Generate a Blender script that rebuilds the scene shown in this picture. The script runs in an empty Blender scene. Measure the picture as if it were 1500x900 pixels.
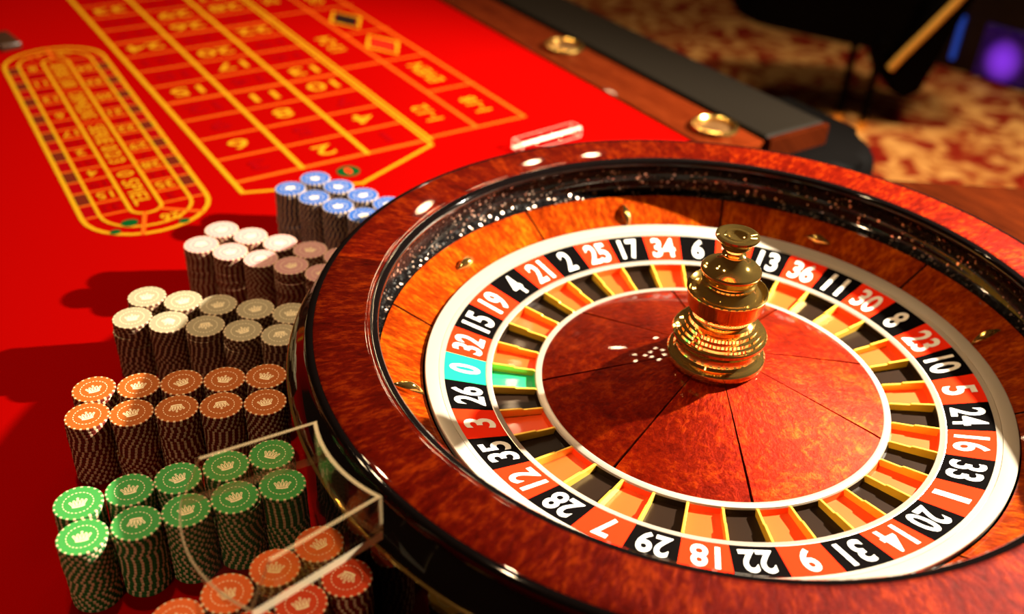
import bpy, bmesh, math, random
from mathutils import Vector, Matrix
random.seed(7)
sc = bpy.context.scene
COL = sc.collection
PI = math.pi
R = math.radians

# ------------------------------------------------------------------ frame of the place
S = 0.2632                    # metres per wheel unit (outer edge of the number ring = 1 unit)
TZ = 0.76                     # table top
Z0 = TZ + 0.276 * S           # height of the number ring
TH = R(34.8)                  # direction of the betting layout on the table
EA = Vector((math.cos(TH), math.sin(TH), 0)); EB = Vector((-math.sin(TH), math.cos(TH), 0))
def AB(a, b, z=0.0): return EA * a + EB * b + Vector((0, 0, TZ + z))

# ------------------------------------------------------------------ camera
F, PIT, ROLL = 1477.4, 0.58989, 0.05196
CX, CY, CZ = -0.759 * S, -3.02565 * S, 2.25788 * S + Z0
fw = Vector((0, math.cos(PIT), -math.sin(PIT))); r0 = Vector((1, 0, 0)); u0 = r0.cross(fw)
rt = r0 * math.cos(ROLL) + u0 * math.sin(ROLL); up = -r0 * math.sin(ROLL) + u0 * math.cos(ROLL)
cam = bpy.data.cameras.new('camera'); camo = bpy.data.objects.new('camera', cam); COL.objects.link(camo)
m = Matrix.Identity(4)
for i in range(3):
    m[i][0] = rt[i]; m[i][1] = up[i]; m[i][2] = -fw[i]
m[0][3], m[1][3], m[2][3] = CX, CY, CZ
camo.matrix_world = m
cam.sensor_fit = 'HORIZONTAL'; cam.sensor_width = 36.0; cam.lens = F / 1500 * 36.0
cam.clip_start = 0.02; cam.clip_end = 60
cam.dof.use_dof = True; cam.dof.focus_distance = 0.90; cam.dof.aperture_fstop = 3.0
sc.camera = camo

# ------------------------------------------------------------------ world and lamps
w = bpy.data.worlds.new('world'); sc.world = w; w.use_nodes = True
w.node_tree.nodes['Background'].inputs[0].default_value = (1.0, 0.50, 0.25, 1)
w.node_tree.nodes['Background'].inputs[1].default_value = 0.035
sc.view_settings.view_transform = 'Standard'; sc.view_settings.look = 'None'
sc.view_settings.gamma = 1.0; sc.view_settings.use_curve_mapping = False
sc.view_settings.exposure = 0.0

def spot(name, loc, target, power, col, size=75, blend=0.4, rad=0.03):
    l = bpy.data.lights.new(name, 'SPOT'); l.energy = power; l.color = col
    l.spot_size = R(size); l.spot_blend = blend; l.shadow_soft_size = rad
    o = bpy.data.objects.new(name, l); COL.objects.link(o); o.location = loc
    o.rotation_euler = (Vector(target) - Vector(loc)).to_track_quat('-Z', 'Y').to_euler()
    return o
WARM = (1.0, 0.68, 0.38); KEY = (1.0, 0.88, 0.68)
spot('key_spotlight', (1.00, 0.467, 1.556), (-0.25, 0.05, 0.8), 680, KEY, 100, 0.5, 0.016)
for i, (x, y, z, p) in enumerate([(-0.95, 0.90, 2.5, 34), (-1.35, 0.75, 2.5, 20),
                                  (0.35, 1.75, 2.6, 130), (0.95, 2.35, 2.6, 150), (-0.60, 0.05, 2.5, 60), (1.45, 1.7, 2.6, 200), (-0.95, -1.5, 2.3, 42)]):
    spot('overhead_fill', (x, y, z), (x * 0.85, y * 0.9, 0), p, WARM, 95 if p < 100 else 68, 0.6, 0.03 if p < 100 else 0.22)  # overhead lamps out of view; some added to brighten carpet and chips
# small bulbs of a chandelier over the far side of the table
for i in range(12):
    a = 2 * PI * i / 12
    l = bpy.data.lights.new('chandelier_bulb', 'POINT'); l.energy = 2.2; l.color = WARM; l.shadow_soft_size = 0.018
    o = bpy.data.objects.new('chandelier_bulb', l); COL.objects.link(o); o.location = (-0.22 + (0.16 + 0.18 * (i % 2)) * math.cos(a), 2.3 + (0.16 + 0.18 * (i % 2)) * math.sin(a), 2.45)

for x, y in ((-0.62, 3.15), (-0.15, 3.75), (0.15, 3.8)):
    l = bpy.data.lights.new('ceiling_bulb', 'POINT'); l.energy = 7; l.color = WARM; l.shadow_soft_size = 0.03
    o = bpy.data.objects.new('ceiling_bulb', l); COL.objects.link(o); o.location = (x, y, 2.5)

# ------------------------------------------------------------------ materials
def mat(name):
    m = bpy.data.materials.new(name); m.use_nodes = True
    nt = m.node_tree; return m, nt, nt.nodes['Principled BSDF']
def setp(b, **k):
    for n, v in k.items():
        n = n.replace('_', ' ')
        if n in b.inputs:
            b.inputs[n].default_value = (*v, 1) if isinstance(v, tuple) and len(v) == 3 else v
def plain(name, col, rough=0.5, metal=0.0, coat=0.0, noise=0.0, scale=200, **k):
    m, nt, b = mat(name)
    setp(b, Base_Color=col, Roughness=rough, Metallic=metal, Coat_Weight=coat, Coat_Roughness=0.04, **k)
    if noise:
        t = nt.nodes.new('ShaderNodeTexCoord'); n = nt.nodes.new('ShaderNodeTexNoise'); n.inputs['Scale'].default_value = scale
        n.inputs['Detail'].default_value = 4
        mx = nt.nodes.new('ShaderNodeMix'); mx.data_type = 'RGBA'
        mx.inputs['A'].default_value = (*[c * (1 - noise) for c in col], 1); mx.inputs['B'].default_value = (*[min(1, c * (1 + noise)) for c in col], 1)
        nt.links.new(t.outputs['Object'], n.inputs['Vector']); nt.links.new(n.outputs['Fac'], mx.inputs['Factor'])
        nt.links.new(mx.outputs['Result'], b.inputs['Base Color'])
    return m
def ramp(nt, stops):
    r = nt.nodes.new('ShaderNodeValToRGB'); e = r.color_ramp.elements
    while len(e) < len(stops): e.new(0.5)
    for el, (p, c) in zip(e, stops): el.position = p; el.color = (*c, 1)
    return r
def veneer(name, dark, mid, light, su=90, sv=30, coat=0.9, metal=0.2, rough=0.55):
    m, nt, b = mat(name); N = nt.nodes; L = nt.links
    uv = N.new('ShaderNodeUVMap'); inf = N.new('ShaderNodeObjectInfo')
    mp = N.new('ShaderNodeMapping'); mp.inputs['Scale'].default_value = (su, sv, 1)
    sh = N.new('ShaderNodeVectorMath'); sh.operation = 'MULTIPLY_ADD'
    sh.inputs[1].default_value = (1, 1, 1)
    rv = N.new('ShaderNodeVectorMath'); rv.operation = 'SCALE'; rv.inputs[0].default_value = (17, 31, 9)
    L.new(inf.outputs['Random'], rv.inputs['Scale'])
    L.new(uv.outputs['UV'], mp.inputs['Vector']); L.new(mp.outputs['Vector'], sh.inputs[0]); L.new(rv.outputs['Vector'], sh.inputs[2])
    n = N.new('ShaderNodeTexNoise'); n.inputs['Scale'].default_value = 1.0; n.inputs['Detail'].default_value = 7; n.inputs['Roughness'].default_value = 0.68; n.inputs['Distortion'].default_value = 0.25
    L.new(sh.outputs['Vector'], n.inputs['Vector'])
    n2 = N.new('ShaderNodeTexNoise'); n2.inputs['Scale'].default_value = 0.22; n2.inputs['Detail'].default_value = 3
    L.new(sh.outputs['Vector'], n2.inputs['Vector'])
    mm = N.new('ShaderNodeMath'); mm.operation = 'MULTIPLY_ADD'; mm.inputs[1].default_value = 0.65
    sc2 = N.new('ShaderNodeMath'); sc2.operation = 'MULTIPLY'; sc2.inputs[1].default_value = 0.35
    L.new(n2.outputs['Fac'], sc2.inputs[0]); L.new(n.outputs['Fac'], mm.inputs[0]); L.new(sc2.outputs[0], mm.inputs[2])
    r = ramp(nt, [(0.30, dark), (0.5, mid), (0.68, light)])
    L.new(mm.outputs[0], r.inputs['Fac'])
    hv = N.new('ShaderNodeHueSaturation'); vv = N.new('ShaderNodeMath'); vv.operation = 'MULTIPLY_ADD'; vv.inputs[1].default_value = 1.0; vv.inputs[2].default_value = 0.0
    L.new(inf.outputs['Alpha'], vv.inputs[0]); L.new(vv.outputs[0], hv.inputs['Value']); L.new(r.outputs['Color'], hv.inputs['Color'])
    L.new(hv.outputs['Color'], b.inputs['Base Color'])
    bp = N.new('ShaderNodeBump'); bp.inputs['Strength'].default_value = 0.5; bp.inputs['Distance'].default_value = 0.002
    L.new(n.outputs['Fac'], bp.inputs['Height']); L.new(bp.outputs['Normal'], b.inputs['Normal'])
    setp(b, Roughness=rough, Coat_Weight=coat * 0.55, Coat_Roughness=0.03, Coat_IOR=1.4, Specular_IOR_Level=0.0, Metallic=metal)
    return m
def brushed(name, col, rough=0.32, aniso=0.75, metal=1.0):
    m, nt, b = mat(name)
    tg = nt.nodes.new('ShaderNodeTangent'); tg.direction_type = 'RADIAL'; tg.axis = 'Z'
    nt.links.new(tg.outputs['Tangent'], b.inputs['Tangent'])
    setp(b, Base_Color=col, Metallic=metal, Roughness=rough, Anisotropic=aniso)
    n = nt.nodes.new('ShaderNodeTexNoise'); n.inputs['Scale'].default_value = 900; t = nt.nodes.new('ShaderNodeTexCoord')
    nt.links.new(t.outputs['Object'], n.inputs['Vector'])
    bp = nt.nodes.new('ShaderNodeBump'); bp.inputs['Strength'].default_value = 0.05; bp.inputs['Distance'].default_value = 0.0003
    nt.links.new(n.outputs['Fac'], bp.inputs['Height']); nt.links.new(bp.outputs['Normal'], b.inputs['Normal'])
    return m

M = {}
M['rim_wood'] = veneer('burl_veneer_rim', (0.018, 0.0003, 0.0001), (0.072, 0.0022, 0.0002), (0.20, 0.018, 0.0005), 230, 85, metal=0.35, rough=0.5)
M['stator_wood'] = veneer('burl_veneer_slope', (0.06, 0.002, 0.0002), (0.22, 0.022, 0.0006), (0.46, 0.09, 0.002), 250, 90, metal=0.4, rough=0.5)
M['cone_wood'] = veneer('burl_veneer_cone', (0.05, 0.001, 0.0001), (0.145, 0.0055, 0.0003), (0.30, 0.026, 0.0008), 190, 150, metal=0.55, rough=0.45)
M['lacquer'] = plain('black_lacquer', (0.003, 0.002, 0.002), 0.05, 0, 0, Specular_IOR_Level=0.2)
M['gold'] = plain('polished_gold', (1.0, 0.68, 0.19), 0.06, 0.97)
M['satin_gold'] = plain('satin_gold', (1.0, 0.62, 0.13), 0.35, 0.5)
M['gold_fret'] = plain('gold_fret', (1.0, 0.62, 0.07), 0.28, 0.4)
M['cup_shade'] = plain('dark_cup_shade', (0.10, 0.045, 0.012), 0.5, 0.5)  # shade inside the drink holders put into a dark colour
M['brass_dark'] = plain('aged_brass', (0.62, 0.38, 0.10), 0.25, 1.0)
M['steel'] = brushed('brushed_nickel', (0.60, 0.545, 0.455), 0.40, 0.6, 0.55)
M['steel_fine'] = brushed('turned_nickel', (0.56, 0.49, 0.42), 0.32, 0.5, 0.6)
M['plate_red'] = plain('red_enamel', (0.80, 0.024, 0.005), 0.4, 0, 0, Specular_IOR_Level=0.02)
M['plate_black'] = plain('black_enamel', (0.0025, 0.002, 0.002), 0.3, 0, 0, Specular_IOR_Level=0.02)
M['plate_green'] = plain('green_enamel', (0.01, 0.42, 0.22), 0.4, 0, 0, Specular_IOR_Level=0.02)
M['digit'] = plain('white_enamel', (0.85, 0.83, 0.78), 0.45)
M['pocket_red'] = plain('red_pocket', (0.80, 0.075, 0.010), 0.4, 0, 0.1, Specular_IOR_Level=0.25)
M['pocket_black'] = plain('black_pocket', (0.014, 0.007, 0.004), 0.34, 0, 0.06, Specular_IOR_Level=0.1)
M['pocket_green'] = plain('green_pocket', (0.01, 0.42, 0.15), 0.4, 0, 0.2)
M['felt'] = plain('red_felt', (0.225, 0.0007, 0.0004), 0.95, 0, 0, 0.10, 700, Specular_IOR_Level=0.0)
M['print'] = plain('gold_layout_print', (0.38, 0.20, 0.006), 0.85, Specular_IOR_Level=0.0)
M['print_dim'] = plain('orange_layout_print', (0.42, 0.075, 0.005), 0.85, Specular_IOR_Level=0.0)
M['print_red'] = plain('dark_red_layout_print', (0.20, 0.001, 0.002), 0.85, Specular_IOR_Level=0.0)
M['print_bright_red'] = plain('bright_red_layout_print', (0.75, 0.010, 0.004), 0.85, Specular_IOR_Level=0.0)
M['print_black'] = plain('black_layout_print', (0.012, 0.006, 0.005), 0.85, Specular_IOR_Level=0.0)
M['print_cell'] = plain('dark_brown_layout_print', (0.085, 0.010, 0.004), 0.85, Specular_IOR_Level=0.0)
M['print_green'] = plain('green_layout_print', (0.002, 0.05, 0.010), 0.85, Specular_IOR_Level=0.0)
M['leather'] = plain('black_leather', (0.0055, 0.0042, 0.003), 0.55, 0, 0, 0.25, 400, Specular_IOR_Level=0.03)
M['chair_black'] = plain('black_upholstery', (0.0012, 0.001, 0.001), 0.6, Specular_IOR_Level=0.02)
M['table_wood'] = veneer('rail_wood', (0.032, 0.003, 0.0006), (0.065, 0.008, 0.0014), (0.10, 0.015, 0.003), 18, 160, 0.15)
M['dark_wood'] = veneer('dark_table_wood', (0.010, 0.0015, 0.0004), (0.024, 0.0035, 0.0008), (0.04, 0.006, 0.001), 18, 160, 0.1)
M['shaded_inlay'] = plain('shaded_edge_inlay', (0.62, 0.44, 0.27), 0.6, Specular_IOR_Level=0.1)  # ivory inlay darkened for the chip sides, their shade painted in
M['emblem'] = plain('pale_emblem_print', (0.90, 0.78, 0.52), 0.6, Specular_IOR_Level=0.1)
M['ivory'] = plain('ivory_inlay', (0.68, 0.52, 0.32), 0.55)

def chipmat(name, col): return plain(name, col, 0.55, 0, 0.0, Specular_IOR_Level=0.12)
CH = {'green': (0.045, 0.29, 0.060), 'brown': (0.36, 0.09, 0.012), 'grey': (0.34, 0.30, 0.20), 'pink': (0.52, 0.28, 0.29),
      'blue': (0.014, 0.085, 0.36), 'orange': (0.72, 0.13, 0.022), 'red': (0.60, 0.05, 0.010), 'yellow': (0.62, 0.33, 0.03)}
# chip sides: darkened copies of each clay, shade put into the colour
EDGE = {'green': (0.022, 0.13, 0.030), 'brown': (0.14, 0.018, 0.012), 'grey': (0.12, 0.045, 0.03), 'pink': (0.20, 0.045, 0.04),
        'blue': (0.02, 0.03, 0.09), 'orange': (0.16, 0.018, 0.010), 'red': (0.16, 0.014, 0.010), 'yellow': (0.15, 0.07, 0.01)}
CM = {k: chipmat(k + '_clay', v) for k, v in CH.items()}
CE = {k: chipmat(k + '_clay_edge_shaded', v) for k, v in EDGE.items()}

def glitter():
    m, nt, b = mat('black_glitter_track'); N = nt.nodes; L = nt.links
    t = N.new('ShaderNodeTexCoord'); v = N.new('ShaderNodeTexVoronoi'); v.inputs['Scale'].default_value = 420
    L.new(t.outputs['Object'], v.inputs['Vector'])
    sx = N.new('ShaderNodeSeparateColor'); L.new(v.outputs['Color'], sx.inputs['Color'])
    r = ramp(nt, [(0.94, (0, 0, 0)), (0.97, (1, 1, 1))]); L.new(sx.outputs['Red'], r.inputs['Fac'])
    L.new(r.outputs['Color'], b.inputs['Metallic'])
    mx = N.new('ShaderNodeMix'); mx.data_type = 'RGBA'; mx.inputs['A'].default_value = (0.004, 0.003, 0.003, 1); mx.inputs['B'].default_value = (0.60, 0.42, 0.32, 1)
    L.new(r.outputs['Color'], mx.inputs['Factor']); L.new(mx.outputs['Result'], b.inputs['Base Color'])
    # every fleck lies at its own tilt
    sub = N.new('ShaderNodeVectorMath'); sub.operation = 'SUBTRACT'; sub.inputs[1].default_value = (0.5, 0.5, 0.5)
    L.new(v.outputs['Color'], sub.inputs[0])
    sc_ = N.new('ShaderNodeVectorMath'); sc_.operation = 'SCALE'; sc_.inputs['Scale'].default_value = 0.7
    L.new(sub.outputs['Vector'], sc_.inputs[0])
    g = N.new('ShaderNodeNewGeometry'); ad = N.new('ShaderNodeVectorMath'); ad.operation = 'ADD'
    L.new(g.outputs['Normal'], ad.inputs[0]); L.new(sc_.outputs['Vector'], ad.inputs[1])
    no = N.new('ShaderNodeVectorMath'); no.operation = 'NORMALIZE'; L.new(ad.outputs['Vector'], no.inputs[0])
    L.new(no.outputs['Vector'], b.inputs['Normal'])
    setp(b, Roughness=0.3, Coat_Weight=0.25, Coat_Roughness=0.05, Specular_IOR_Level=0.03)
    return m
M['glitter'] = glitter()

def carpet():
    m, nt, b = mat('patterned_carpet'); N = nt.nodes; L = nt.links
    t = N.new('ShaderNodeTexCoord'); n = N.new('ShaderNodeTexNoise'); n.inputs['Scale'].default_value = 8.5; n.inputs['Detail'].default_value = 2.5; n.inputs['Distortion'].default_value = 1.4
    L.new(t.outputs['Object'], n.inputs['Vector'])
    r = ramp(nt, [(0.36, (0.20, 0.008, 0.004)), (0.44, (0.26, 0.03, 0.01)), (0.50, (0.42, 0.18, 0.05)), (0.60, (0.62, 0.35, 0.12))])
    L.new(n.outputs['Fac'], r.inputs['Fac']); L.new(r.outputs['Color'], b.inputs['Base Color'])
    setp(b, Roughness=1.0, Specular_IOR_Level=0.1)
    return m
M['carpet'] = carpet()

def clear(name, tint=(0.97, 0.95, 0.90), ior=1.49):
    m, nt, b = mat(name); N = nt.nodes; L = nt.links
    tr = N.new('ShaderNodeBsdfTransparent'); tr.inputs[0].default_value = (*tint, 1)
    gl = N.new('ShaderNodeBsdfGlossy'); gl.inputs['Roughness'].default_value = 0.03
    lw = N.new('ShaderNodeLayerWeight'); lw.inputs['Blend'].default_value = 0.5
    pw = N.new('ShaderNodeMath'); pw.operation = 'POWER'; pw.inputs[1].default_value = 4.0; L.new(lw.outputs['Facing'], pw.inputs[0])
    fr = N.new('ShaderNodeMath'); fr.operation = 'MULTIPLY_ADD'; fr.inputs[1].default_value = 0.8; fr.inputs[2].default_value = 0.035; L.new(pw.outputs[0], fr.inputs[0])
    mx = N.new('ShaderNodeMixShader'); L.new(fr.outputs[0], mx.inputs[0]); L.new(tr.outputs[0], mx.inputs[1]); L.new(gl.outputs[0], mx.inputs[2])
    L.new(mx.outputs[0], N['Material Output'].inputs['Surface'])
    return m
def frosted(name, col=(0.55, 0.43, 0.25), op=0.45):
    m, nt, b = mat(name); N = nt.nodes; L = nt.links
    setp(b, Base_Color=col, Roughness=0.35)
    tr = N.new('ShaderNodeBsdfTransparent'); mx = N.new('ShaderNodeMixShader'); mx.inputs[0].default_value = op
    L.new(tr.outputs[0], mx.inputs[1]); L.new(b.outputs[0], mx.inputs[2]); L.new(mx.outputs[0], N['Material Output'].inputs['Surface'])
    return m
M['acrylic'] = clear('clear_acrylic')
M['acrylic_edge'] = frosted('sawn_acrylic_edge', (0.46, 0.34, 0.18), 0.42)
M['acrylic_bevel'] = frosted('polished_acrylic_bevel', (0.90, 0.66, 0.55), 0.55)
M['acrylic_rim'] = frosted('sawn_acrylic_base_edge', (0.72, 0.62, 0.42), 0.7)
M['acrylic_smoke'] = frosted('smoked_acrylic', (0.03, 0.012, 0.005), 0.85)
def glow(name, col, s):
    m, nt, b = mat(name); setp(b, Base_Color=(0, 0, 0), Emission_Color=col, Emission_Strength=s, Roughness=0.2); return m
M['glow_purple'] = glow('purple_light', (0.28, 0.04, 0.9), 1.1)
_nt = M['glow_purple'].node_tree; _t = _nt.nodes.new('ShaderNodeTexCoord'); _mp = _nt.nodes.new('ShaderNodeMapping')
_mp.inputs['Location'].default_value = (-1.1, -0.5, -0.75); _mp.inputs['Scale'].default_value = (2.2, 0.1, 1.9)     # the lamp behind the panel sits low in its middle
_g = _nt.nodes.new('ShaderNodeTexGradient'); _g.gradient_type = 'SPHERICAL'; _ml = _nt.nodes.new('ShaderNodeMath'); _ml.operation = 'MULTIPLY_ADD'; _ml.inputs[1].default_value = 1.6; _ml.inputs[2].default_value = 0.04
_nt.links.new(_t.outputs['Generated'], _mp.inputs['Vector']); _nt.links.new(_mp.outputs['Vector'], _g.inputs['Vector']); _nt.links.new(_g.outputs['Fac'], _ml.inputs[0])
_nt.links.new(_ml.outputs[0], _nt.nodes['Principled BSDF'].inputs['Emission Strength'])
M['glow_blue'] = glow('blue_light', (0.03, 0.12, 0.8), 0.35)
M['cabinet'] = plain('black_cabinet', (0.006, 0.005, 0.007), 0.45)

# ------------------------------------------------------------------ helpers
def link(o, parent=None):
    COL.objects.link(o)
    if parent is not None: o.parent = parent
    return o
def tag(o, label, cat=None, group=None, kind=None):
    if label: o['label'] = label
    if cat: o['category'] = cat
    if group: o['group'] = group
    if kind: o['kind'] = kind
    return o
def empty(name, loc=(0, 0, 0)):
    o = bpy.data.objects.new(name, None); o.location = loc; o.empty_display_size = 0.02
    return link(o)
def mesh_obj(name, me, parent=None, loc=None):
    o = bpy.data.objects.new(name, me); link(o, parent)
    if loc is not None: o.location = loc
    return o
def make_mesh(name, verts, faces, mats, midx=None, uvs=None, smooth=None):
    me = bpy.data.meshes.new(name); me.from_pydata([tuple(v) for v in verts], [], faces)
    for mm in (mats if isinstance(mats, (list, tuple)) else [mats]): me.materials.append(mm)
    if midx: me.polygons.foreach_set('material_index', midx)
    if uvs is not None:
        uvl = me.uv_layers.new(name='UVMap')
        for p in me.polygons:
            for li in p.loop_indices: uvl.data[li].uv = uvs[p.index][li - p.loop_start]
    if smooth is not None:
        me.polygons.foreach_set('use_smooth', [True] * len(me.polygons)); me.set_sharp_from_angle(angle=R(smooth))
    me.update(); return me
def lathe_mesh(name, prof, mats, nseg=96, a0=0.0, a1=2 * PI, closed=True, sharp=35, matf=None):
    """prof: list of (r, z) in wheel units; closed = closed cross-section; full turn if a1-a0 = 2pi."""
    full = abs(a1 - a0 - 2 * PI) < 1e-6
    na = nseg if full else nseg + 1
    n = len(prof); V = []; Fc = []; UV = []; MI = []
    cum = [0.0]
    for i in range(1, n + 1):
        p, q = prof[i - 1], prof[i % n]; cum.append(cum[-1] + math.hypot(q[0] - p[0], q[1] - p[1]) * S)
    rm = sum(p[0] for p in prof) / n * S
    for j in range(na):
        a = a0 + (a1 - a0) * j / nseg; c, s = math.cos(a), math.sin(a)
        for r, z in prof: V.append((r * S * c, r * S * s, z * S))
    ne = n if closed else n - 1
    for j in range(nseg):
        j2 = (j + 1) % na if full else j + 1
        ua, ub = (a0 + (a1 - a0) * j / nseg) * rm, (a0 + (a1 - a0) * (j + 1) / nseg) * rm
        for i in range(ne):
            i2 = (i + 1) % n
            Fc.append((j * n + i, j2 * n + i, j2 * n + i2, j * n + i2))
            UV.append(((ua, cum[i]), (ub, cum[i]), (ub, cum[i + 1]), (ua, cum[i + 1])))
            MI.append(matf(i) if matf else 0)
    if closed and not full:
        for j, rev in ((0, False), (na - 1, True)):
            f = [j * n + i for i in range(n)]
            Fc.append(tuple(f[::-1] if rev else f)); UV.append([(prof[i][0] * S, prof[i][1] * S) for i in (range(n - 1, -1, -1) if rev else range(n))]); MI.append(0)
    me = make_mesh(name, V, Fc, mats, MI, UV, sharp)
    bm = bmesh.new(); bm.from_mesh(me); bmesh.ops.recalc_face_normals(bm, faces=bm.faces); bm.to_mesh(me); bm.free()
    return me
def box_mesh(name, x0, x1, y0, y1, z0, z1, mt, bev=0.0):
    bm = bmesh.new()
    v = [bm.verts.new(c) for c in ((x0, y0, z0), (x1, y0, z0), (x1, y1, z0), (x0, y1, z0), (x0, y0, z1), (x1, y0, z1), (x1, y1, z1), (x0, y1, z1))]
    for f in ((3, 2, 1, 0), (4, 5, 6, 7), (0, 1, 5, 4), (1, 2, 6, 5), (2, 3, 7, 6), (3, 0, 4, 7)): bm.faces.new([v[i] for i in f])
    if bev: bmesh.ops.bevel(bm, geom=bm.edges[:], offset=bev, segments=3, affect='EDGES', profile=0.5)
    uv = bm.loops.layers.uv.new('UVMap')
    for f in bm.faces:
        for l in f.loops: l[uv].uv = (l.vert.co.y, l.vert.co.x + l.vert.co.z)
    me = bpy.data.meshes.new(name); bm.to_mesh(me); bm.free(); me.materials.append(mt)
    if bev:
        me.polygons.foreach_set('use_smooth', [True] * len(me.polygons)); me.set_sharp_from_angle(angle=R(40))
    return me
def prism_mesh(name, poly, z0, z1, mt, bev=0.0):
    bm = bmesh.new(); n = len(poly)
    lo = [bm.verts.new((x, y, z0)) for x, y in poly]; hi = [bm.verts.new((x, y, z1)) for x, y in poly]
    bm.faces.new(lo[::-1]); top = bm.faces.new(hi)
    for i in range(n): bm.faces.new((lo[i], lo[(i + 1) % n], hi[(i + 1) % n], hi[i]))
    if bev: bmesh.ops.bevel(bm, geom=list(top.edges), offset=bev, segments=4, affect='EDGES', profile=0.5)
    bmesh.ops.recalc_face_normals(bm, faces=bm.faces)
    uv = bm.loops.layers.uv.new('UVMap')
    for f in bm.faces:
        for l in f.loops: l[uv].uv = (l.vert.co.y, l.vert.co.x + l.vert.co.z)
    me = bpy.data.meshes.new(name); bm.to_mesh(me); bm.free(); me.materials.append(mt)
    if bev:
        me.polygons.foreach_set('use_smooth', [True] * len(me.polygons)); me.set_sharp_from_angle(angle=R(40))
    return me
def tube_mesh(name, pts, rad, mt, ns=12, cap=True):
    V = []; Fc = []; n = len(pts); pts = [Vector(p) for p in pts]
    rr = rad if isinstance(rad, (list, tuple)) else [rad] * n
    prev = None
    for i, p in enumerate(pts):
        d = (pts[min(i + 1, n - 1)] - pts[max(i - 1, 0)]).normalized()
        x = prev - d * prev.dot(d) if prev is not None else d.orthogonal()
        x.normalize(); prev = x; y = d.cross(x)
        for k in range(ns):
            a = 2 * PI * k / ns; V.append(p + (x * math.cos(a) + y * math.sin(a)) * rr[i])
    for i in range(n - 1):
        for k in range(ns): Fc.append((i * ns + k, i * ns + (k + 1) % ns, (i + 1) * ns + (k + 1) % ns, (i + 1) * ns + k))
    if cap: Fc.append(tuple(range(ns))[::-1]); Fc.append(tuple((n - 1) * ns + k for k in range(ns)))
    return make_mesh(name, V, Fc, mt, None, None, 50)

_tc = {}
def text_geo(s, bold=0.0):
    """flat outline of a string, centred, height 1"""
    if (s, bold) in _tc: return _tc[(s, bold)]
    cu = bpy.data.curves.new('t', 'FONT'); cu.body = s; cu.size = 1.0; cu.offset = bold; cu.resolution_u = 4; cu.fill_mode = 'FRONT'
    o = bpy.data.objects.new('t', cu); COL.objects.link(o)
    dg = bpy.context.evaluated_depsgraph_get(); me = bpy.data.meshes.new_from_object(o.evaluated_get(dg))
    V = [(v.co.x, v.co.y) for v in me.vertices]; Fc = [tuple(p.vertices) for p in me.polygons]
    bpy.data.objects.remove(o); bpy.data.curves.remove(cu); bpy.data.meshes.remove(me)
    x0 = min(v[0] for v in V); x1 = max(v[0] for v in V); y0 = min(v[1] for v in V); y1 = max(v[1] for v in V); h = y1 - y0
    V = [((x - (x0 + x1) / 2) / h, (y - (y0 + y1) / 2) / h) for x, y in V]
    _tc[(s, bold)] = (V, Fc, (x1 - x0) / h); return _tc[(s, bold)]
def text_mesh(name, s, height, mt, width=None, bold=0.0, sx=1.0):
    V, Fc, asp = text_geo(s, bold)
    k = (width / asp) if width else height * sx
    return make_mesh(name, [(x * k, y * height, 0) for x, y in V], Fc, mt)
def orient(o, pos, xdir, ydir):
    x = Vector(xdir).normalized(); y = Vector(ydir).normalized(); z = x.cross(y)
    m = Matrix.Identity(4)
    for i in range(3): m[i][0] = x[i]; m[i][1] = y[i]; m[i][2] = z[i]; m[i][3] = pos[i]
    o.matrix_local = m

# ================================================================== SETTING
fl = mesh_obj('floor', make_mesh('floor', [(-4, -2, 0), (6, -2, 0), (6, 7, 0), (-4, 7, 0)], [(0, 1, 2, 3)], M['carpet']))
tag(fl, 'gold and dark red patterned carpet floor', kind='structure')

# ================================================================== TABLE
table = tag(empty('roulette_table', (0, 0, 0)), 'red felt roulette table with gold betting layout and padded black edge', 'table')
def tab(x, y): p = EA * x + EB * y; return (p.x, p.y)
def rotprism(name, poly, z0, z1, mt, parent, bev=0.0):
    o = mesh_obj(name, prism_mesh(name, poly, z0, z1, mt, bev), parent); o.location = (0, 0, TZ); o.rotation_euler = (0, 0, TH); return o
rotprism('felt_top', [(-0.95, -0.80), (0.462, -0.80), (0.462, 2.05), (-0.95, 2.05)], -0.02, 0.0, M['felt'], table)
rotprism('wheel_ledge', [(0.463, -0.80), (0.98, -0.80), (0.98, 0.04), (0.675, 0.262), (0.463, 0.41)], -0.05, -0.001, M['dark_wood'], table, 0.004)
rotprism('wood_rail', [(0.463, 0.474), (0.565, 0.474), (0.565, 2.05), (0.463, 2.05)], -0.10, 0.004, M['table_wood'], table, 0.003)
rotprism('rail_end_panel', [(0.565, 0.462), (0.70, 0.462), (0.70, 0.4735), (0.565, 0.4735)], -0.16, 0.010, M['dark_wood'], table, 0.002)
rotprism('padded_armrest', [(0.566, 0.474), (0.705, 0.474), (0.705, 2.05), (0.566, 2.05)], -0.09, 0.012, M['leather'], table, 0.012)
rotprism('table_body', [(-0.80, -0.65), (0.40, -0.65), (0.40, 1.90), (-0.80, 1.90)], -0.14, -0.02, M['table_wood'], table)
for (x, y) in ((-0.2, -0.3), (-0.2, 1.5)):
    o = mesh_obj('pedestal', prism_mesh('pedestal', [(x - .22, y - .22), (x + .22, y - .22), (x + .22, y + .22), (x - .22, y + .22)], -TZ, -0.14, M['table_wood']), table)
    o.location = (0, 0, TZ); o.rotation_euler = (0, 0, TH)
def mlathe(name, prof, mt, ns=48, closed=True):   # profile in metres
    return lathe_mesh(name, [(r / S, z / S) for r, z in prof], mt, ns, closed=closed)
cup_me = mlathe('cup_ring', [(0.0365, 0.0), (0.039, 0.004), (0.0375, 0.009), (0.034, 0.010), (0.0315, 0.007), (0.031, 0.0), (0.0305, -0.03), (0.033, -0.03)], M['brass_dark'])
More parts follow.
